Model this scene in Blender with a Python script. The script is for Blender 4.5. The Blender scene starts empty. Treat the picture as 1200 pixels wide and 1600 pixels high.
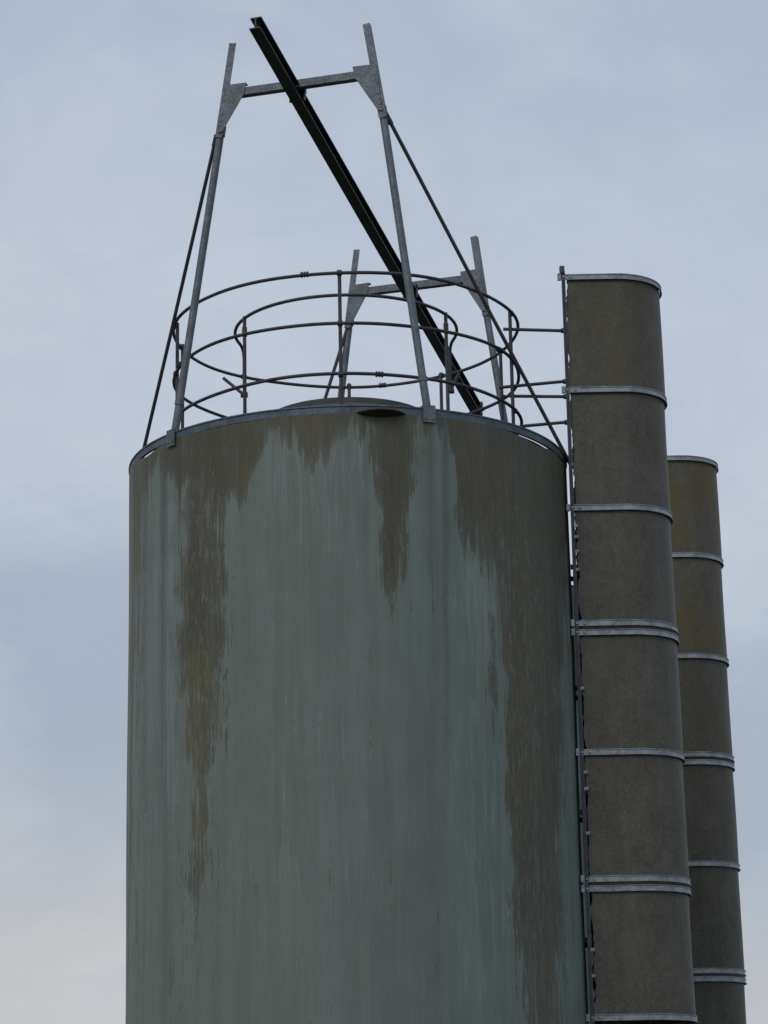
import bpy, math, random
import numpy as np
from mathutils import Vector as V, Matrix
random.seed(7)
sc=bpy.context.scene
col=sc.collection
# ------------------------------------------------------------------ layout
RIM=V((-0.29,20.576,7.64))      # centre of the silo rim (metres); everything on the silo is measured from it
R=1.8
def polar(az,r=R,z=0.0):
    a=math.radians(az); return V((r*math.sin(a),-r*math.cos(a),z))

# ------------------------------------------------------------------ node helpers
def new_mat(name):
    m=bpy.data.materials.new(name); m.use_nodes=True
    nt=m.node_tree; nt.nodes.clear()
    o=nt.nodes.new('ShaderNodeOutputMaterial'); b=nt.nodes.new('ShaderNodeBsdfPrincipled')
    nt.links.new(b.outputs[0],o.inputs[0]); return m,nt,b
def nd(nt,t,**k):
    n=nt.nodes.new(t)
    for a,v in k.items(): setattr(n,a,v)
    return n
def noise(nt,vec,scale,detail=4,rough=.55,dist=0.0):
    n=nd(nt,'ShaderNodeTexNoise'); n.inputs['Scale'].default_value=scale
    n.inputs['Detail'].default_value=detail; n.inputs['Roughness'].default_value=rough
    n.inputs['Distortion'].default_value=dist
    nt.links.new(vec,n.inputs['Vector']); return n.outputs['Fac']
def mapping(nt,vec,s,loc=(0,0,0)):
    m=nd(nt,'ShaderNodeMapping'); m.inputs['Scale'].default_value=s; m.inputs['Location'].default_value=loc
    nt.links.new(vec,m.inputs['Vector']); return m.outputs[0]
def ramp(nt,fac,stops):
    r=nd(nt,'ShaderNodeValToRGB'); e=r.color_ramp.elements
    while len(e)<len(stops): e.new(.5)
    for i,(p,c) in enumerate(stops):
        e[i].position=p; e[i].color=(c,c,c,1) if not hasattr(c,'__len__') else (*c,1)
    nt.links.new(fac,r.inputs[0]); return r.outputs[0]
def mixc(nt,fac,a,b,mode='MIX'):
    m=nd(nt,'ShaderNodeMix',data_type='RGBA',blend_type=mode)
    for s,v in ((0,fac),(6,a),(7,b)):
        if isinstance(v,(int,float)): m.inputs[s].default_value=v
        elif isinstance(v,tuple): m.inputs[s].default_value=(*v,1)
        else: nt.links.new(v,m.inputs[s])
    return m.outputs[2]
def mth(nt,op,a,b=None,clamp=False):
    m=nd(nt,'ShaderNodeMath',operation=op,use_clamp=clamp)
    for i,v in enumerate((a,b)):
        if v is None: continue
        if isinstance(v,(int,float)): m.inputs[i].default_value=v
        else: nt.links.new(v,m.inputs[i])
    return m.outputs[0]
def bump(nt,b,h,strength=.3,dist=.01):
    n=nd(nt,'ShaderNodeBump'); n.inputs['Strength'].default_value=strength; n.inputs['Distance'].default_value=dist
    nt.links.new(h,n.inputs['Height']); nt.links.new(n.outputs[0],b.inputs['Normal'])

def metal_mat(name,c1,c2,rust=(.10,.05,.03),rust_amt=.3,rough=.55,metallic=.35,scale=9,spk=.3):
    m,nt,b=new_mat(name); tc=nd(nt,'ShaderNodeTexCoord').outputs['Object']
    n1=noise(nt,tc,scale,6,.65); n2=noise(nt,tc,scale*7,3,.6); n3=noise(nt,tc,scale*.6,5,.7)
    c=mixc(nt,ramp(nt,n1,[(.35,0.0),(.65,1.0)]),c1,c2)
    c=mixc(nt,mth(nt,'MULTIPLY',ramp(nt,n2,[(.4,0.0),(.7,1.0)]),spk),c,tuple(x*.6 for x in c1))
    c=mixc(nt,mth(nt,'MULTIPLY',ramp(nt,n3,[(.5,0.0),(.62,1.0)]),rust_amt),c,rust)
    nt.links.new(c,b.inputs['Base Color']); b.inputs['Metallic'].default_value=metallic
    nt.links.new(ramp(nt,n2,[(.3,rough-.1),(.7,rough+.2)]),b.inputs['Roughness'])
    bump(nt,b,n2,.2,.003); return m
M_galv=metal_mat('galvanised_steel',(.115,.135,.155),(.185,.21,.24),rust=(.09,.07,.05),rust_amt=.25,spk=.2)
M_band=metal_mat('galvanised_band',(.22,.245,.275),(.38,.41,.44),rust=(.08,.07,.055),rust_amt=.45,scale=14,rough=.38,metallic=.55)
M_rim=metal_mat('weathered_rim_steel',(.09,.115,.15),(.16,.195,.24),rust=(.05,.045,.03),rust_amt=.4)
M_rail=metal_mat('weathered_tube',(.042,.040,.050),(.075,.070,.082),rust=(.065,.036,.034),rust_amt=.45,metallic=.2,spk=.15)
M_beam=metal_mat('blackened_steel',(.036,.039,.045),(.075,.080,.088),rust=(.055,.048,.042),rust_amt=.3,rough=.42,metallic=.35)
M_dark=metal_mat('dark_steel',(.035,.045,.065),(.07,.085,.11),rust_amt=.2,metallic=.2)

# silo wall -----------------------------------------------------------
def wall_mat():
    m,nt,b=new_mat('stained_fibreglass_wall')
    uv=nd(nt,'ShaderNodeUVMap',uv_map='wrap').outputs[0]
    def at(n):
        a=nd(nt,'ShaderNodeAttribute',attribute_name=n); return a.outputs['Fac']
    s1=noise(nt,mapping(nt,uv,(9,.45,1)),1,7,.66,.15)
    s2=noise(nt,mapping(nt,uv,(34,1.5,1),(3,7,0)),1,7,.73,.3)
    s3=noise(nt,mapping(nt,uv,(3,2.2,1),(9,1,0)),1,6,.65)
    s4=noise(nt,mapping(nt,uv,(15,5,1),(5,2,0)),1,7,.78,.6)
    s5=noise(nt,mapping(nt,uv,(7,.35,1),(8,4,0)),1,5,.55,.1)
    fine=noise(nt,mapping(nt,uv,(90,60,1)),1,3,.6)
    dripn=noise(nt,mapping(nt,uv,(11,.8,1),(1,2,0)),1,5,.62,.7)
    dripl=mth(nt,'ABSOLUTE',mth(nt,'SUBTRACT',dripn,.5))      # thin wandering run lines
    speck=noise(nt,mapping(nt,uv,(42,7,1),(1,2,0)),1,5,.7,.8)
    base=mixc(nt,ramp(nt,s3,[(.3,0.0),(.7,1.0)]),(.143,.180,.163),(.182,.220,.202))
    base=mixc(nt,mth(nt,'MULTIPLY',ramp(nt,s1,[(.38,0.0),(.66,1.0)]),.45),base,(.128,.152,.130))
    base=mixc(nt,mth(nt,'MULTIPLY',ramp(nt,s5,[(.46,0.0),(.64,1.0)]),.40),base,(.205,.248,.235))
    base=mixc(nt,mth(nt,'MULTIPLY',ramp(nt,s2,[(.54,0.0),(.70,1.0)]),.22),base,(.24,.285,.285))
    base=mixc(nt,mth(nt,'MULTIPLY',ramp(nt,s2,[(.30,1.0),(.44,0.0)]),.25),base,(.10,.122,.110))
    # pale mineral streaks, and a paler strip down the right edge
    pf=mth(nt,'ADD',at('pale'),mth(nt,'MULTIPLY',mth(nt,'SUBTRACT',s2,.5),2.4))
    base=mixc(nt,mth(nt,'MULTIPLY',ramp(nt,pf,[(.36,0.0),(.70,1.0)]),.58),base,(.265,.32,.32))
    df=mth(nt,'ADD',at('dark_mask'),mth(nt,'MULTIPLY',mth(nt,'SUBTRACT',s4,.5),.9))
    # brown-olive algae
    k=mth(nt,'ADD',mth(nt,'MULTIPLY',mth(nt,'SUBTRACT',s1,.5),1.2),mth(nt,'MULTIPLY',mth(nt,'SUBTRACT',s2,.5),2.2))
    k=mth(nt,'ADD',k,mth(nt,'MULTIPLY',mth(nt,'SUBTRACT',s4,.5),1.4))
    bf=mth(nt,'ADD',at('stain'),k)
    ol=mth(nt,'ADD',at('olive'),mth(nt,'MULTIPLY',mth(nt,'SUBTRACT',s4,.5),2.4))
    brown=mixc(nt,ramp(nt,ol,[(.25,0.0),(.9,1.0)]),(.080,.068,.041),(.128,.098,.030))
    brown=mixc(nt,ramp(nt,s2,[(.35,.65),(.52,0.0)]),brown,(.048,.043,.030))
    brown=mixc(nt,mth(nt,'MULTIPLY',ramp(nt,s4,[(.50,0.0),(.66,1.0)]),.35),brown,(.105,.100,.072))
    edge=mth(nt,'MULTIPLY',ramp(nt,bf,[(.22,0.0),(.35,1.0),(.43,0.0)]),ramp(nt,at('stain'),[(.05,0.0),(.3,1.0)]))
    base=mixc(nt,mth(nt,'MULTIPLY',edge,.30),base,(.26,.30,.28))
    base=mixc(nt,mth(nt,'MULTIPLY',ramp(nt,bf,[(.32,0.0),(.48,.70),(.85,1.0)]),.92),base,brown)
    dr=mth(nt,'MULTIPLY',ramp(nt,speck,[(.54,0.0),(.62,1.0)]),ramp(nt,at('drip'),[(.1,0.0),(.9,1.0)]))
    base=mixc(nt,mth(nt,'MULTIPLY',dr,.5),base,(.21,.235,.20))
    base=mixc(nt,mth(nt,'MULTIPLY',ramp(nt,df,[(.15,0.0),(.80,1.0)]),.62),base,(.062,.070,.066))
    ln=mth(nt,'MULTIPLY',ramp(nt,dripl,[(.001,1.0),(.010,0.0)]),ramp(nt,s3,[(.42,.05),(.58,1.0)]))
    base=mixc(nt,mth(nt,'MULTIPLY',ln,.36),base,(.27,.31,.30))
    base=mixc(nt,mth(nt,'MULTIPLY',ramp(nt,fine,[(.35,0.0),(.7,1.0)]),.22),base,(.08,.09,.08))
    nt.links.new(base,b.inputs['Base Color'])
    nt.links.new(ramp(nt,s1,[(.3,.46),(.7,.66)]),b.inputs['Roughness'])
    b.inputs['Specular IOR Level'].default_value=.38
    h=mth(nt,'ADD',mth(nt,'MULTIPLY',bf,.5),mth(nt,'MULTIPLY',fine,.5))
    bump(nt,b,h,.35,.006)
    return m
M_wall=wall_mat()

def panel_mat(name,moss,mossc,sharp=.08):
    m,nt,b=new_mat(name)
    g=nd(nt,'ShaderNodeNewGeometry').outputs['Position']
    w1=noise(nt,mapping(nt,g,(3,3,1.4)),1.6,7,.7,.4); w2=noise(nt,g,34,5,.8)
    w3=noise(nt,mapping(nt,g,(22,22,1.6)),1,7,.75); w4=noise(nt,g,120,2,.5); w5=noise(nt,g,5,7,.8,.8)
    c=mixc(nt,ramp(nt,w1,[(.38,0.0),(.62,1.0)]),(.064,.060,.049),(.112,.106,.089))
    c=mixc(nt,mth(nt,'MULTIPLY',ramp(nt,w5,[(.44,0.0),(.60,1.0)]),.6),c,(.045,.041,.031))
    c=mixc(nt,mth(nt,'MULTIPLY',ramp(nt,w2,[(.47,0.0),(.60,1.0)]),.5),c,(.145,.137,.118))
    c=mixc(nt,mth(nt,'MULTIPLY',ramp(nt,w3,[(.50,0.0),(.66,1.0)]),.4),c,(.155,.15,.13))
    mz=noise(nt,mapping(nt,g,(3.2,3.2,1.6),(4,2,8)),1.0,7,.7,.4)
    mk=mth(nt,'ADD',mz,mth(nt,'MULTIPLY',mth(nt,'SUBTRACT',w3,.5),.3))
    mk=mth(nt,'ADD',mk,mth(nt,'MULTIPLY',mth(nt,'SUBTRACT',w5,.5),.4))
    c=mixc(nt,mth(nt,'MULTIPLY',ramp(nt,mk,[(.50-sharp,0.0),(.50+sharp*1.3,1.0)]),moss),c,mossc)
    c=mixc(nt,mth(nt,'MULTIPLY',ramp(nt,w4,[(.4,0.0),(.62,1.0)]),.4),c,(.04,.038,.032))
    nt.links.new(c,b.inputs['Base Color']); b.inputs['Roughness'].default_value=.52
    b.inputs['Specular IOR Level'].default_value=.42
    bump(nt,b,mth(nt,'ADD',w2,w4),.6,.006); return m
M_panel=panel_mat('weathered_fibreglass_panel',.35,(.078,.066,.036))
M_moss=panel_mat('algae_stained_panel',.75,(.086,.068,.028),.12)
M_ochre=panel_mat('ochre_algae_panel',.9,(.128,.088,.016),.13)

def simple_mat(name,c1,c2,scale,rough=.8):
    m,nt,b=new_mat(name); tc=nd(nt,'ShaderNodeTexCoord').outputs['Object']
    n=noise(nt,tc,scale,8,.65)
    nt.links.new(mixc(nt,ramp(nt,n,[(.35,0.0),(.65,1.0)]),c1,c2),b.inputs['Base Color'])
    b.inputs['Roughness'].default_value=rough; bump(nt,b,n,.4,.02); return m
M_roof=simple_mat('dirty_roof',(.045,.048,.045),(.08,.085,.08),4)
M_grass=simple_mat('grass',(.035,.055,.02),(.075,.095,.035),.8,.9)
M_conc=simple_mat('concrete',(.2,.2,.19),(.32,.31,.29),3,.85)
M_rust=simple_mat('rusty_plate',(.035,.024,.015),(.06,.042,.025),12,.8)

# ------------------------------------------------------------------ object helpers
def thing(name,base,label,cat,group=None):
    e=bpy.data.objects.new(name,None); e.empty_display_size=.3
    e.location=base; col.objects.link(e); e['label']=label; e['category']=cat
    if group: e['group']=group
    return e
def mesh_obj(name,vs,fs,mat,parent,smooth=False,label=None):
    """vertices are given in rim-centred metres"""
    me=bpy.data.meshes.new(name); me.from_pydata([tuple(v) for v in vs],[],fs); me.update()
    me.materials.append(mat)
    if smooth:
        me.shade_smooth()
        me.set_sharp_from_angle(angle=math.radians(40))
    o=bpy.data.objects.new(name,me); col.objects.link(o)
    o.parent=parent; o.location=RIM-parent.location
    if label: o['label']=label
    return o
class Geo:
    def __init__(s): s.v=[]; s.f=[]
    def add(s,v,f):
        n=len(s.v); s.v+= [V(p) for p in v]; s.f+=[[i+n for i in q] for q in f]
    def tube(s,pts,r,seg=10,closed=False,prof=None,radii=None):
        pts=[V(p) for p in pts]; n=len(pts); up=V((0,0,1)); rings=[]
        prev=None
        for i,p in enumerate(pts):
            if closed: t=(pts[(i+1)%n]-pts[i-1]).normalized()
            elif i==0: t=(pts[1]-p).normalized()
            elif i==n-1: t=(p-pts[-2]).normalized()
            else: t=((pts[i+1]-p).normalized()+(p-pts[i-1]).normalized()).normalized()
            if prev is None:
                a=up if abs(t.z)<.9 else V((0,1,0))
                x=t.cross(a).normalized()
            else: x=(prev-t*prev.dot(t)).normalized()
            prev=x; y=x.cross(t); rr_=radii[i] if radii else r
            P=prof or [(rr_*math.cos(2*math.pi*k/seg),rr_*math.sin(2*math.pi*k/seg)) for k in range(seg)]
            rings.append([p+x*q[0]+y*q[1] for q in P])
        m=len(rings[0]); v=[q for g in rings for q in g]; f=[]
        for i in range(n if closed else n-1):
            j=(i+1)%n
            for k in range(m):
                l=(k+1)%m; f.append([i*m+k,i*m+l,j*m+l,j*m+k])
        if not closed: f.append(list(range(m))[::-1]); f.append([(n-1)*m+k for k in range(m)])
        s.add(v,f)
    def box(s,c,ax,ay,az_,hx,hy,hz):
        c=V(c); v=[c+ax*(i*hx)+ay*(j*hy)+az_*(k*hz) for i in(-1,1) for j in(-1,1) for k in(-1,1)]
        s.add(v,[[0,1,3,2],[4,6,7,5],[0,4,5,1],[2,3,7,6],[0,2,6,4],[1,5,7,3]])
    def prism(s,poly,n,t):
        poly=[V(p) for p in poly]; m=len(poly); n=n.normalized()*t/2
        v=[p-n for p in poly]+[p+n for p in poly]
        s.add(v,[list(range(m))[::-1],[m+i for i in range(m)]]+[[i,(i+1)%m,m+(i+1)%m,m+i] for i in range(m)])
    def lathe(s,prof,az0=0,az1=360,n=192):
        full=abs(az1-az0)>=360; k=n if full else n+1; m=len(prof); v=[]
        for i in range(k):
            a=az0+(az1-az0)*i/n
            v+=[polar(a,r,z) for r,z in prof]
        f=[]
        for i in range(n):
            j=(i+1)%k
            for q in range(m-1): f.append([i*m+q,j*m+q,j*m+q+1,i*m+q+1])
        s.add(v,f)
X,Y,Z=V((1,0,0)),V((0,1,0)),V((0,0,1))

# ------------------------------------------------------------------ SILO
silo=thing('silo',V((RIM.x,RIM.y,0)),'grey-green cylindrical silo with brown algae streaks','silo')
NA,NZ=900,430
az=np.linspace(-180,180,NA+1); dz=np.linspace(0,1,NZ)
TOP=.062
A,D=np.meshgrid(az,dz); depth=TOP+D*(7.55-TOP)
rad=np.radians(A)
# the wall edge dips a little where the rim has worked loose
dip=.034*(np.exp(-((A-57)/9)**2)+np.exp(-((A+61)/5)**2)+.8*np.exp(-((A-74)/4)**2))*np.exp(-D*60)
rr=R+.004*np.sin(rad*5+1)+.003*np.sin(depth*2.1+rad*3)
vx=rr*np.sin(rad); vy=-rr*np.cos(rad); vz=-depth-dip
co=np.stack([vx,vy,vz],-1).reshape(-1,3)
idx=np.arange(NZ*(NA+1)).reshape(NZ,NA+1)
q=np.stack([idx[:-1,:-1],idx[1:,:-1],idx[1:,1:],idx[:-1,1:]],-1).reshape(-1,4)
me=bpy.data.meshes.new('wall'); me.from_pydata(co.tolist(),[],q.tolist()); me.update()
me.materials.append(M_wall); me.shade_smooth()
uvl=me.uv_layers.new(name='wrap')
li=np.empty(len(me.loops),dtype=np.int32); me.loops.foreach_get('vertex_index',li)
uvall=np.stack([rad*R,-depth],-1).reshape(-1,2)[li]
uvl.data.foreach_set('uv',uvall.astype(np.float32).ravel())
# weathering map: unrolled wall coordinates
sA=np.sin(rad); cA=np.cos(rad)
dd=depth-.1*(np.abs(cA)-.78)
H=np.interp(dd,[-.2,.24,.76,1.52,2.26,3.23,4.17,4.63,7.6],[615,700,800,950,1100,1300,1500,1600,2250])
S=544+13*(H-735)/865+(340+20*(H-735)/865)*sA
back=cA<0
S=np.where(back,1090-S,S)
def n1(x,seed,step):
    r=np.random.default_rng(seed).uniform(-1,1,4000); t=(x+5000)/step; i=np.floor(t).astype(int); f=t-i; f=f*f*(3-2*f)
    return r[i%4000]*(1-f)+r[(i+1)%4000]*f
def tongue(rows,w=32,wb=1.0):
    ys=[r[0] for r in rows]; xl=np.interp(H,ys,[r[1] for r in rows]); xr=np.interp(H,ys,[r[2] for r in rows])
    st=np.interp(H,ys,[r[3] for r in rows])
    st=st*np.clip((H-ys[0]+25)/30,0,1)*np.clip((ys[-1]+40-H)/110,0,1)
    wob=(n1(H,int(rows[0][1]),60)*6+n1(H,int(rows[0][1])+1,25)*3)*wb
    return np.clip(.5+np.minimum(S-xl+wob,xr-S-wob if wb<.5 else xr-S+wob)/w,0,1)*st
cx=[190,240,262,285,300,335,370,395,430,450,470,500,535,560,590,635,650,690,715,770,800,860,885,930]
cy=[775,750,712,715,755,740,800,795,705,698,710,735,712,690,690,690,665,690,830,860,900,900,800,780]
low=np.interp(S,cx,cy)+n1(S,5,9)*16+n1(S,6,30)*14
stain=np.clip(.5+(low-H)/55,0,1)*.95
for t in (
 [(740,300,376,.72),(900,302,372,.82),(1000,304,368,.74),(1100,306,360,.66),(1250,306,352,.64),(1400,310,344,.54),(1520,314,338,.3)],
 [(680,586,644,.97),(780,588,640,.95),(880,592,632,.9),(950,598,624,.78)],
 [(700,766,872,1.1),(900,770,868,1.1),(1100,776,864,1.08),(1300,786,862,1.0),(1450,796,864,.85),(1600,804,866,.62),(1900,806,866,.4)],
 [(700,700,778,.88),(820,706,778,.78),(880,722,778,.6),(930,745,780,.4)],
 [(720,195,245,.85),(900,195,238,.7),(1050,198,234,.55),(1300,200,228,.42),(1500,200,226,.25)],
 [(960,744,774,.42),(1200,752,772,.42)],
 [(1050,206,246,.34),(1500,206,240,.28)],
 [(1250,292,326,.42),(1600,292,322,.36)],
): stain=np.maximum(stain,tongue(t))
olive=np.zeros_like(S)
for t in ([(680,460,540,.9),(730,470,530,.7)],[(740,385,415,.9),(800,385,410,.7)],[(1020,305,350,.85),(1380,310,345,.85)],[(700,700,850,.3),(1300,790,855,.35)],[(640,290,420,.4),(720,290,420,.3)],[(720,200,225,.7),(1000,200,222,.8)]):
    olive=np.maximum(olive,tongue(t,50))
pale=np.zeros_like(S)
for t in ([(770,270,304,.65),(1100,275,302,.65),(1400,280,302,.5)],[(980,336,380,.45),(1300,342,372,.4)],[(870,706,774,.65),(1080,716,772,.5)],
          [(705,425,590,.42),(850,400,600,.25),(1000,400,590,.15)],[(760,866,892,.6),(1600,866,925,.55)],[(1080,430,590,.26),(1580,420,600,.24)],[(1100,700,790,.34),(1600,700,800,.36)],[(850,238,264,.45),(1500,234,264,.42)]):
    pale=np.maximum(pale,tongue(t,36))
dark_mask=np.zeros_like(S)
for t in ([(660,662,672,.75),(800,664,671,.65),(960,665,670,.35)],[(660,684,694,.9),(800,685,692,.85),(1000,687,693,.75),(1300,690,695,.35)],[(700,268,279,1),(1000,271,278,.75),(1300,272,279,.55),(1600,270,282,.6)]):
    dark_mask=np.maximum(dark_mask,tongue(t,12,.2))
for t in ([(1250,200,216,.4),(1900,200,214,.4)],[(720,560,590,.25),(1000,560,580,.2)],[(1000,655,672,.3),(1600,660,680,.3)],[(1100,520,545,.22),(1600,520,550,.2)],[(640,195,900,.45),(690,195,900,.3)]):  # faint dark runs, and a darker band all along the wall top
    dark_mask=np.maximum(dark_mask,tongue(t,26))
drip=np.zeros_like(S)
for t in ([(760,296,384,.9),(1500,300,370,.9)],[(850,770,866,.8),(1600,780,866,.8)],[(820,715,770,.5),(1400,715,770,.4)],[(760,200,300,.7),(1600,200,310,.7)]):
    drip=np.maximum(drip,tongue(t,30))
for nme,arr in (('stain',stain),('olive',olive),('pale',pale),('dark_mask',dark_mask),('drip',drip)):
    a=me.attributes.new(nme,'FLOAT','POINT'); a.data.foreach_set('value',arr.astype(np.float32).ravel())
wall=bpy.data.objects.new('wall',me); col.objects.link(wall); wall.parent=silo; wall.location=RIM-silo.location

g=Geo(); g.lathe([(1.76,-.060),(1.66,-.005),(.70,.375),(.69,.425),(.64,.435),(.0,.455)],n=160)
mesh_obj('roof',g.v,g.f,M_roof,silo,True)
g=Geo(); g.lathe([(1.775,-.062),(1.797,-.062),(1.800,-.012),(1.808,-.010),(1.808,.0),(1.765,.0),(1.775,-.062)],n=240)
mesh_obj('rim',g.v,g.f,M_rim,silo,True)
FA=(-48.9,21,125.4,-172)
for a in FA:
    g=Geo(); r=polar(a,1).normalized(); t=r.cross(Z)
    g.box(polar(a,1.815,-.055),r,t,Z,.005,.050,.062)
    g.box(polar(a,1.770,.012),r,t,Z,.050,.050,.008)
    for s in (-.03,.03): g.box(polar(a,1.822,-.085)+t*s,r,t,Z,.005,.008,.008)
    mesh_obj('bracket',g.v,g.f,M_galv,silo)
# shallow dished plate hanging out under the rim
g=Geo(); c0=polar(9,1.70,-.068); n=36; vs=[c0+V((0,0,-.035))]; fs=[]
prof=[(.10,-.030),(.17,-.016),(.205,.0),(.212,.0),(.212,.008),(.0,.008)]
for k in range(n):
    a=2*math.pi*k/n
    for r_,z_ in prof[:-1]: vs.append(c0+V((r_*math.cos(a),r_*math.sin(a),z_)))
m_=len(prof)-1
for k in range(n):
    l=(k+1)%n; a_=1+k*m_; b_=1+l*m_
    fs.append([0,b_,a_])
    for j in range(m_-1): fs.append([a_+j,b_+j,b_+j+1,a_+j+1])
fs.append([1+k*m_+m_-1 for k in range(n)])
g.add(vs,fs); mesh_obj('drain_plate',g.v,g.f,M_rust,silo,True)
g=Geo(); g.lathe([(0,-7.42),(2.0,-7.42),(2.05,-7.46),(2.05,-7.75)],n=96)
mesh_obj('plinth',g.v,g.f,M_conc,silo)

# ------------------------------------------------------------------ GUARD RAILING
rail=thing('guard_railing',RIM+V((0,0,0)),'rusty round tubular guard railing around the silo roof','railing')
RT=.0138
def arc(r,z,a0,a1,n=96,wob=0):
    return [polar(a0+(a1-a0)*i/n,r+wob*math.sin(i*.37+z*9),z+wob*.8*math.sin(i*.21+z*5)) for i in range(n+(0 if abs(a1-a0)>=360 else 1))]
for z in (1.21,.79,.37):
    g=Geo(); g.tube(arc(1.44,z,0,360,120,.006),RT,10,True)
    mesh_obj('rail',g.v,g.f,M_rail,rail,True)
for a,z in ((-12,1.21),(168,1.21),(11,.37),(-70,.79),(60,.79)):
    g=Geo(); ds=[-1.2,-1.15,-.75,-.7,-.1,-.05,.05,.1,.7,.75,1.15,1.2]; rs=[.016,.024,.024,.019,.019,.026,.026,.019,.019,.024,.024,.016]
    g.tube([polar(a+d,1.44,z) for d in ds],0,10,radii=rs)
    mesh_obj('coupling',g.v,g.f,M_rail,rail,True)
for a in (-1,73,112,-79,-101,-140,180,145):
    g=Geo(); p=polar(a,1.42,0); g.tube([p+V((0,0,.09)),p+V((0,0,1.235))],.0148,10)
    for z in (1.21,.79,.37): g.tube([polar(a-.8,1.432,z),polar(a+.8,1.432,z)],.023,10)
    g.box(p+V((0,0,.09)),X,Y,Z,.04,.04,.008)
    mesh_obj('post',g.v,g.f,M_rail,rail,True)
for z0,z1,y0,y1,x0 in ((1.08,1.05,-.40,-.42,1.30),(.575,.61,-.40,-.42,1.25),(.50,.48,-.40,-.42,1.33),(.24,.26,-.40,-.42,1.42)):
    g=Geo(); g.tube([V((x0,y0,z0)),V((1.772,y1,z1)),V((1.775,y1,z1)),V((1.81,y1,z1)),V((1.815,y1,z1))],.0,10,radii=[.0135,.0135,.021,.021,.0135])
    mesh_obj('connecting_rail',g.v,g.f,M_rail,rail,True)

inner=thing('handrail',RIM+V((0,0,.3)),'smaller curved rusty handrail around the filling hatch','railing')
g=Geo()
pts=arc(.93,1.21,-104,104,70)
def end(a,sg):
    p=polar(a,.93,1.21); t=polar(a+sg*4,.93,1.21)-p; t.normalize()
    return [p+t*.05+Z*-.012,p+t*.085+Z*-.045,p+t*.10+Z*-.10,p+t*.10+Z*-.42]
pts=end(-104,-1)[::-1]+pts+end(104,1)
g.tube(pts,RT,10); mesh_obj('rail',g.v,g.f,M_rail,inner,True)
for s in (-1,1):
    e=end(104*s,s)[-1]; g=Geo()
    g.tube([e+V((.01*-s,0,-.01)),e+V((-.18 if s<0 else .075,.05,.17))],.014,10)
    g.tube([e+V((-.03,0,0)),e+V((.03,0,0))],.024,10)
    mesh_obj('stub',g.v,g.f,M_rail,inner,True)
    g=Geo(); p=polar(63*s,.93,0); g.tube([p+Z*.28,p+Z*1.05,p+Z*1.051,p+Z*1.13,p+Z*1.131,p+Z*1.225],0,10,radii=[.0148,.0148,.021,.021,.0148,.0148])
    g.box(p+V((0,0,.31)),X,Y,Z,.06,.05,.01)
    mesh_obj('post',g.v,g.f,M_rail,inner,True)

# ------------------------------------------------------------------ HOIST FRAMES
def frame(feet,knee,tops,bar_z,braces,base,label):
    th_=thing('hoist_frame',RIM+base,label,'frame','hoist frames on the silo rim')
    n=(feet[1]-feet[0]).cross(Z).normalized()
    if n.y>0: n=-n
    w=(feet[1]-feet[0]); w.z=0; w.normalize()
    for i in (0,1):
        s=1 if i==0 else -1
        g=Geo(); d=knee[i]-feet[i]
        ts=[.008,.09,.0905,.105,.1055,.985,.986,1.02]; rs=[.031,.031,.037,.037,.031,.031,.038,.038]
        g.tube([feet[i]+d*k for k in ts],0,14,radii=rs)
        mesh_obj('leg',g.v,g.f,M_galv,th_,True)
        g=Geo(); a=knee[i]-(tops[i]-knee[i]).normalized()*.06; d=(tops[i]-a); u=d.normalized(); L=d.length/2
        sx=(w-u*w.dot(u)).normalized(); c=a+d/2
        g.box(c+n*.035,sx,n,u,.029,.003,L)
        g.box(c+n*.006-sx*s*.026,sx,n,u,.003,.026,L)
        for k in range(9):
            if k%3!=2: g.box(a+u*(2*L-.05-k*.05)+n*.0375,sx,n,u,.005,.002,.008)
        mesh_obj('mast',g.v,g.f,M_galv,th_)
        g=Geo(); p=lambda z: knee[i]+(tops[i]-knee[i])*((z-knee[i].z)/(tops[i].z-knee[i].z))
        zb=bar_z[i]
        poly=[p(zb-.34)-w*s*.01,p(zb+.065)-w*s*.02,p(zb+.065)+w*s*.17,p(zb-.03)+w*s*.165,p(zb-.33)+w*s*.03]
        g.prism([q_+n*.046 for q_ in poly],n,.007)
        for t_ in (.28,.235,.19,.06,.02): 
            q_=p(zb-t_)+n*.050; g.box(q_,sx,n,u,.010,.004,.005)
        g.box(p(zb+.066)+w*s*.08+n*.02,w,n,Z,.09,.026,.004)
        mesh_obj('gusset_plate',g.v,g.f,M_galv,th_)
    a=knee[0]+(tops[0]-knee[0])*((bar_z[0]-knee[0].z)/(tops[0].z-knee[0].z))+w*.09
    b=knee[1]+(tops[1]-knee[1])*((bar_z[1]-knee[1].z)/(tops[1].z-knee[1].z))-w*.09
    g=Geo(); h=.032
    g.tube([a+n*.008,b+n*.008],0,4,False,[(-h,-h),(h,-h),(h,h),(-h,h)])
    mesh_obj('cross_bar',g.v,g.f,M_galv,th_)
    for s0,s1 in braces:
        d=s1-s0; sag=V((0,0,-.012))
        g=Geo(); g.tube([s0-d*.01,s0+d*.022,s0+d*.023,s0+d*.5+sag,s1],0,10,radii=[.021,.021,.0155,.0155,.0155])
        mesh_obj('brace',g.v,g.f,M_rail,th_,True)
frame([polar(-48.9,1.775),polar(21,1.775)],[V((-.965,-1.265,2.50)),V((.34,-1.59,2.50))],[V((-.855,-1.295,3.25)),V((.23,-1.56,3.27))],
      (2.815,2.835),[(V((-1.01,-1.21,2.47)),polar(-98,1.81,-.04)),(V((.375,-1.58,2.47)),polar(80,1.84,-.06))],polar(-17,1.7),
      'tall galvanised steel A-frame standing on the silo rim')
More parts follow.
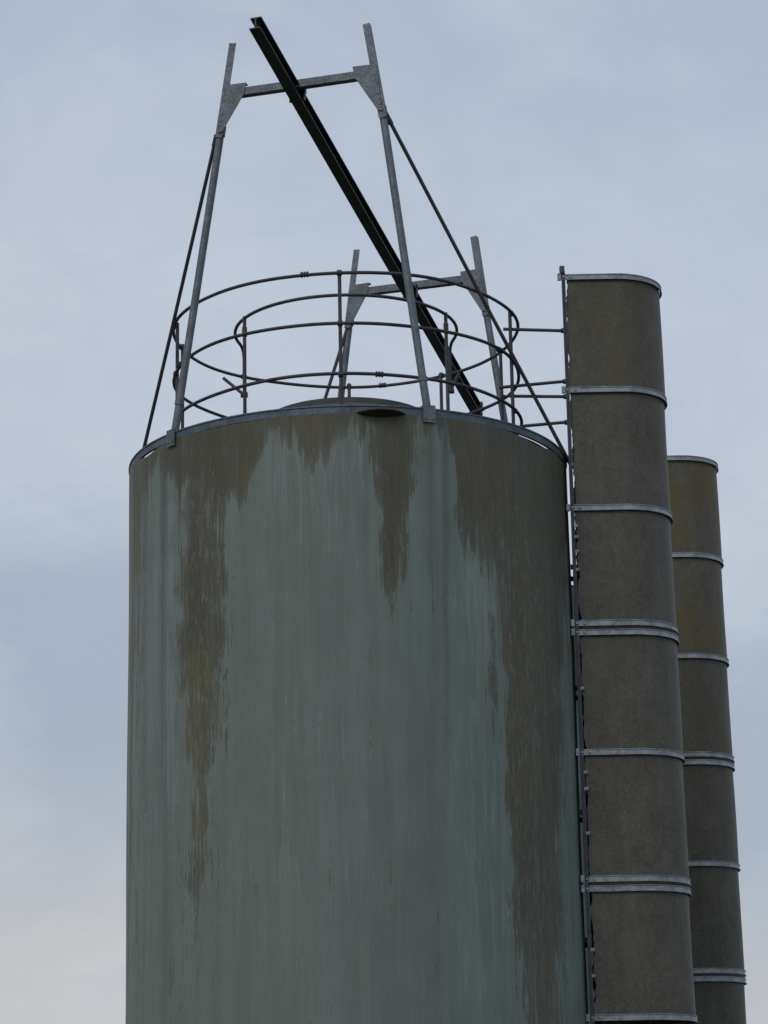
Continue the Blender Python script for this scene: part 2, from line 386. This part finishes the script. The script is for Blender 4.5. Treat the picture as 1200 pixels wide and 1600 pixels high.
frame([V((-.23,1.70,0)),polar(125.4,1.78)],[V((.01,1.67,1.90)),V((1.23,1.14,1.80))],[V((.10,1.63,2.58)),V((1.15,1.18,2.51))],
      (2.17,2.12),[(V((.0,1.65,1.88)),V((-.60,1.69,0)))],polar(160,1.7),
      'shorter galvanised steel A-frame carrying the low end of the hoist beam')

# ------------------------------------------------------------------ HOIST BEAM
P0=V((-.34,-1.38,2.742)); DD=V((.905,2.70,-.705))
bm=thing('hoist_beam',RIM+P0+DD*.5,'long black steel I-beam sloping across both frames','beam')
hw,hh,t=.046,.055,.009
ip=[(-hw,-hh),(hw,-hh),(hw,-hh+t),(t/2,-hh+t),(t/2,hh-t),(hw,hh-t),(hw,hh),(-hw,hh),(-hw,hh-t),(-t/2,hh-t),(-t/2,-hh+t),(-hw,-hh+t)]
g=Geo(); g.tube([P0+DD*-.325,P0+DD*1.74],0,12,False,ip)
mesh_obj('girder',g.v,g.f,M_beam,bm)
for tt in (0,1):
    g=Geo(); u=DD.normalized(); c=P0+DD*tt; sx=u.cross(Z).normalized(); uz=sx.cross(u)
    for s in (-1,1):
        g.box(c+sx*s*.049+uz*.068,sx,u,uz,.008,.035,.025); g.box(c+sx*s*.060+uz*.02,sx,u,uz,.006,.012,.06)
    g.box(c+uz*.063,sx,u,uz,.06,.04,.005)
    mesh_obj('clamp',g.v,g.f,M_beam,bm)
g=Geo(); c=P0+DD*1.70; g.box(c,sx,u,uz,.06,.02,.07); mesh_obj('end_plate',g.v,g.f,M_beam,bm)

# ------------------------------------------------------------------ CAGED LADDER
lad=thing('caged_ladder',V((RIM.x+2.2,RIM.y,0)),'ladder enclosed by weathered brown fibreglass cage beside the silo','ladder','caged ladders')
def upath(r,x0,n=26,xc=2.23,xb=None):
    xb=x0 if xb is None else xb
    p=[(x0,-r)]+[(x0+(xc-x0)*k/4,-r) for k in range(1,4)]
    p+=[(xc+r*math.sin(math.pi*k/n),-r*math.cos(math.pi*k/n)) for k in range(n+1)]
    p+=[(xb+(xc-xb)*k/4,r) for k in range(3,0,-1)]+[(xb,r)]
    return p
def ushell(rt,rb,zt_,zb_,x0,th_=.008,dent=0.0,ph=0.0):
    n=36; v=[]; f=[]
    m=len(upath(rt,x0)); jit=[random.uniform(-.008,.008)+.007*math.sin(ph*3+i*.5) for i in range(n+1)]
    for s in (0,1):
        for i in range(n+1):
            k=i/n; r=rt+(rb-rt)*k - s*th_ 
            for j,(x,y) in enumerate(upath(r,x0,xb=x0+.05)):
                wv=dent*math.sin(ph+j*.55)*math.sin(math.pi*k)
                if j==0 or j==m-1: wv+=jit[i]
                v.append(V((x+wv,y+(wv*.6 if 0<j<m-1 else 0),zt_+(zb_-zt_)*k)))
    o=(n+1)*m
    for i in range(n):
        for j in range(m-1):
            a=i*m+j; f.append([a,a+1,a+m+1,a+m]); f.append([o+a,o+a+m,o+a+m+1,o+a+1])
    for j in range(m-1):
        f.append([j,o+j,o+j+1,j+1]); a=n*m+j; f.append([a,a+1,o+a+1,o+a])
    for i in range(n):
        a=i*m; f.append([a,a+m,o+a+m,o+a]); a=i*m+m-1; f.append([a,o+a,o+a+m,a+m])
    return v,f
def band(z,h=.048,x0=1.77,proud=.004,r=.421):
    v=[];f=[]
    # ridged strap: lower lip, flat web, small upper lip
    P=[(0,-h/2),(.014,-h/2),(.014,-h/2+.006),(.005,-h/2+.009),(.005,h/2-.009),(.011,h/2-.006),(.011,h/2),(0,h/2)]
    pth=upath(r,x0,xb=x0+.10); n=len(pth)
    for i,(x,y) in enumerate(pth):
        if x<=2.23 or i in(0,n-1): nx,ny=0,(-1 if y<0 else 1)
        else:
            d=math.hypot(x-2.23,y); nx,ny=(x-2.23)/d,y/d
        for o_,z_ in P: v.append(V((x+nx*(o_+proud-.004),y+ny*(o_+proud-.004),z+z_)))
    m=len(P)
    for i in range(n-1):
        for k in range(m):
            l=(k+1)%m; f.append([i*m+k,i*m+l,(i+1)*m+l,(i+1)*m+k])
    f.append(list(range(m))); f.append([(n-1)*m+k for k in range(m)][::-1])
    return v,f
levels=[1.535,.555,-.445,-1.44,-2.44,-3.475,-4.495]
double={3,5}
for i in range(6):
    v,f=ushell(.410,.420,levels[i]-(.012 if i else 0),levels[i+1]-.02,1.838+random.uniform(-.006,.006),.007,.005,i*1.7)
    mesh_obj('cage_panel',v,f,M_moss if i in(0,) else M_panel,lad,True)
for i,z in enumerate(levels):
    zs=[z-.02] if i not in double else [z+.02,z-.055]
    for zz in zs:
        g=Geo(); v,f=band(zz); g.add(v,f)
        g.box(V((1.775,-.431,zz)),X,Y,Z,.014,.014,.028)
        for xx in (1.81,1.87): g.tube([V((xx,-.42,zz)),V((xx,-.444,zz))],.011,6)
        mesh_obj('band',g.v,g.f,M_band,lad,True)
for y,tz in ((-.43,1.58),(.43,-.35)):
    g=Geo(); g.box(V((1.80,y,(tz-7.0)/2)),X,Y,Z,.006,.0135,(tz+7.0)/2); g.box(V((1.815,y,(tz-7.0)/2)),X,Y,Z,.0088,.004,(tz+7.0)/2-.01)
    g.box(V((1.80,y,tz-.005)),X,Y,Z,.02,.024,.03)
    mesh_obj('upright',g.v,g.f,M_dark,lad)
for y in (-.2,.2):
    g=Geo(); g.box(V((1.93,y,(1.1-7.6)/2)),X,Y,Z,.025,.01,(1.1+7.6)/2); mesh_obj('stile',g.v,g.f,M_dark,lad)
z=-7.3
while z<1.05:
    g=Geo(); g.tube([V((1.93,-.2,z)),V((1.93,.2,z))],.012,8); mesh_obj('rung',g.v,g.f,M_dark,lad,True); z+=.28
z=-6.9
while z<-.1:
    for y in (-.2,.2):
        g=Geo(); g.box(V((1.865,y,z)),X,Y,Z,.07,.008,.02)
        mesh_obj('standoff',g.v,g.f,M_dark,lad)
    z+=1.0
for z in (-.62,-.71,-.83,-.98,-1.95,-2.62,-2.75,-3.1,-4.0,-4.2):
    g=Geo(); g.box(V((1.832,-.434,z)),X,Y,Z,.016,.005,.012); g.tube([V((1.838,-.437,z)),V((1.838,-.450,z))],.007,6)
    mesh_obj('clip',g.v,g.f,M_band,lad)

# ------------------------------------------------------------------ second silo with its own caged ladder (copies)
off=V((.96,4.2,-.33))
def copy_thing(src,delta,label):
    new=src.copy(); col.objects.link(new); new.location=src.location+delta; new['label']=label
    out=[]
    for ch in [o for o in bpy.data.objects if o.parent==src]:
        c=ch.copy(); c.parent=new; col.objects.link(c); out.append(c)
    return new,out
silo['group']='silos standing in a row'
s2,_=copy_thing(silo,off,'grey-green cylindrical silo standing behind the first silo')
l2,parts=copy_thing(lad,off,'ladder in algae-stained fibreglass cage on the second silo')
pn=sorted([p for p in parts if p.name.startswith('cage_panel')],key=lambda o:-max(v.co.z for v in o.data.vertices))
for i,p in enumerate(pn):
    p.material_slots[0].link='OBJECT'; p.material_slots[0].material=(M_ochre if i in (0,1) else M_moss if i==2 else M_panel)

# ------------------------------------------------------------------ GROUND
me=bpy.data.meshes.new('ground'); S_=1500; N=40
vs=[(-S_+2*S_*i/N,-S_+2*S_*j/N,0) for j in range(N+1) for i in range(N+1)]
me.from_pydata(vs,[],[[j*(N+1)+i,j*(N+1)+i+1,(j+1)*(N+1)+i+1,(j+1)*(N+1)+i] for j in range(N) for i in range(N)])
me.materials.append(M_grass); gr=bpy.data.objects.new('ground',me); col.objects.link(gr); gr['kind']='structure'

# ------------------------------------------------------------------ SKY / LIGHT
w=bpy.data.worlds.new('World'); sc.world=w; w.use_nodes=True; nt=w.node_tree; nt.nodes.clear()
out=nt.nodes.new('ShaderNodeOutputWorld'); bg=nt.nodes.new('ShaderNodeBackground'); nt.links.new(bg.outputs[0],out.inputs[0])
sky=nd(nt,'ShaderNodeTexSky',sky_type='NISHITA'); sky.sun_disc=False; SE,SR=math.radians(38),math.radians(-150)
sky.sun_elevation=SE; sky.sun_rotation=SR; sky.air_density=1.5; sky.dust_density=3
tc=nd(nt,'ShaderNodeTexCoord').outputs['Generated']
sep=nd(nt,'ShaderNodeSeparateXYZ'); nt.links.new(tc,sep.inputs[0])
nA=noise(nt,mapping(nt,tc,(3.4,3.4,7.0),(.3,.1,.6)),2.2,6,.55,.5)
nB=noise(nt,mapping(nt,tc,(11,11,17),(2,5,1)),1.6,7,.6,.8)
nC=noise(nt,mapping(nt,tc,(7,7,11),(7,3,4)),1.3,6,.55,.5)
nD=noise(nt,mapping(nt,tc,(22,22,34),(1,3,4)),1.4,5,.6,.6)
zc=mth(nt,'ADD',sep.outputs[2],mth(nt,'MULTIPLY',mth(nt,'SUBTRACT',nA,.5),.10))
zc=mth(nt,'ADD',zc,mth(nt,'MULTIPLY',sep.outputs[0],.10))
c=ramp(nt,zc,[(0.0,(.60,.585,.57)),(.085,(.57,.57,.58)),(.125,(.46,.50,.565)),(.165,(.385,.45,.55)),(.225,(.395,.46,.565)),(.26,(.54,.60,.69)),(.34,(.54,.60,.695)),(.44,(.445,.515,.63)),(1.0,(.44,.49,.58))])
c=mixc(nt,mth(nt,'MULTIPLY',ramp(nt,nB,[(.42,0.0),(.62,1.0)]),.26),c,(.41,.465,.575))
c=mixc(nt,mth(nt,'MULTIPLY',ramp(nt,nC,[(.47,0.0),(.66,1.0)]),.34),c,(.61,.66,.735))
c=mixc(nt,mth(nt,'MULTIPLY',ramp(nt,nD,[(.45,0.0),(.65,1.0)]),.10),c,(.40,.44,.55))
sc10=mixc(nt,1.0,c,(10.0,10.0,10.0),'MULTIPLY')
fin=mixc(nt,.93,sky.outputs[0],sc10)
nt.links.new(fin,bg.inputs[0]); bg.inputs[1].default_value=.1
sl=bpy.data.lights.new('sun','SUN'); sl.energy=.65; sl.angle=math.radians(22); sl.color=(1,.96,.9)
so=bpy.data.objects.new('sun',sl); col.objects.link(so)
sd=V((math.sin(SR)*math.cos(SE),math.cos(SR)*math.cos(SE),math.sin(SE)))
so.rotation_euler=sd.to_track_quat('Z','Y').to_euler()

# ------------------------------------------------------------------ CAMERA
th=math.atan(4050/14650); rho=math.radians(1.1)
F=V((0,math.cos(th),math.sin(th))); U0=V((0,-math.sin(th),math.cos(th)))
Rt=math.cos(rho)*X-math.sin(rho)*U0; Up=math.cos(rho)*U0+math.sin(rho)*X
cam=bpy.data.cameras.new('camera'); co_=bpy.data.objects.new('camera',cam); col.objects.link(co_)
m=Matrix((Rt,Up,-F)).transposed().to_4x4(); m.translation=V((0,0,1.6)); co_.matrix_world=m
cam.sensor_fit='VERTICAL'; cam.sensor_height=24; cam.lens=24*4050/1600; cam.clip_end=5000; cam.clip_start=.1
sc.camera=co_
sc.view_settings.view_transform='Standard'; sc.view_settings.look='None'; sc.view_settings.exposure=0
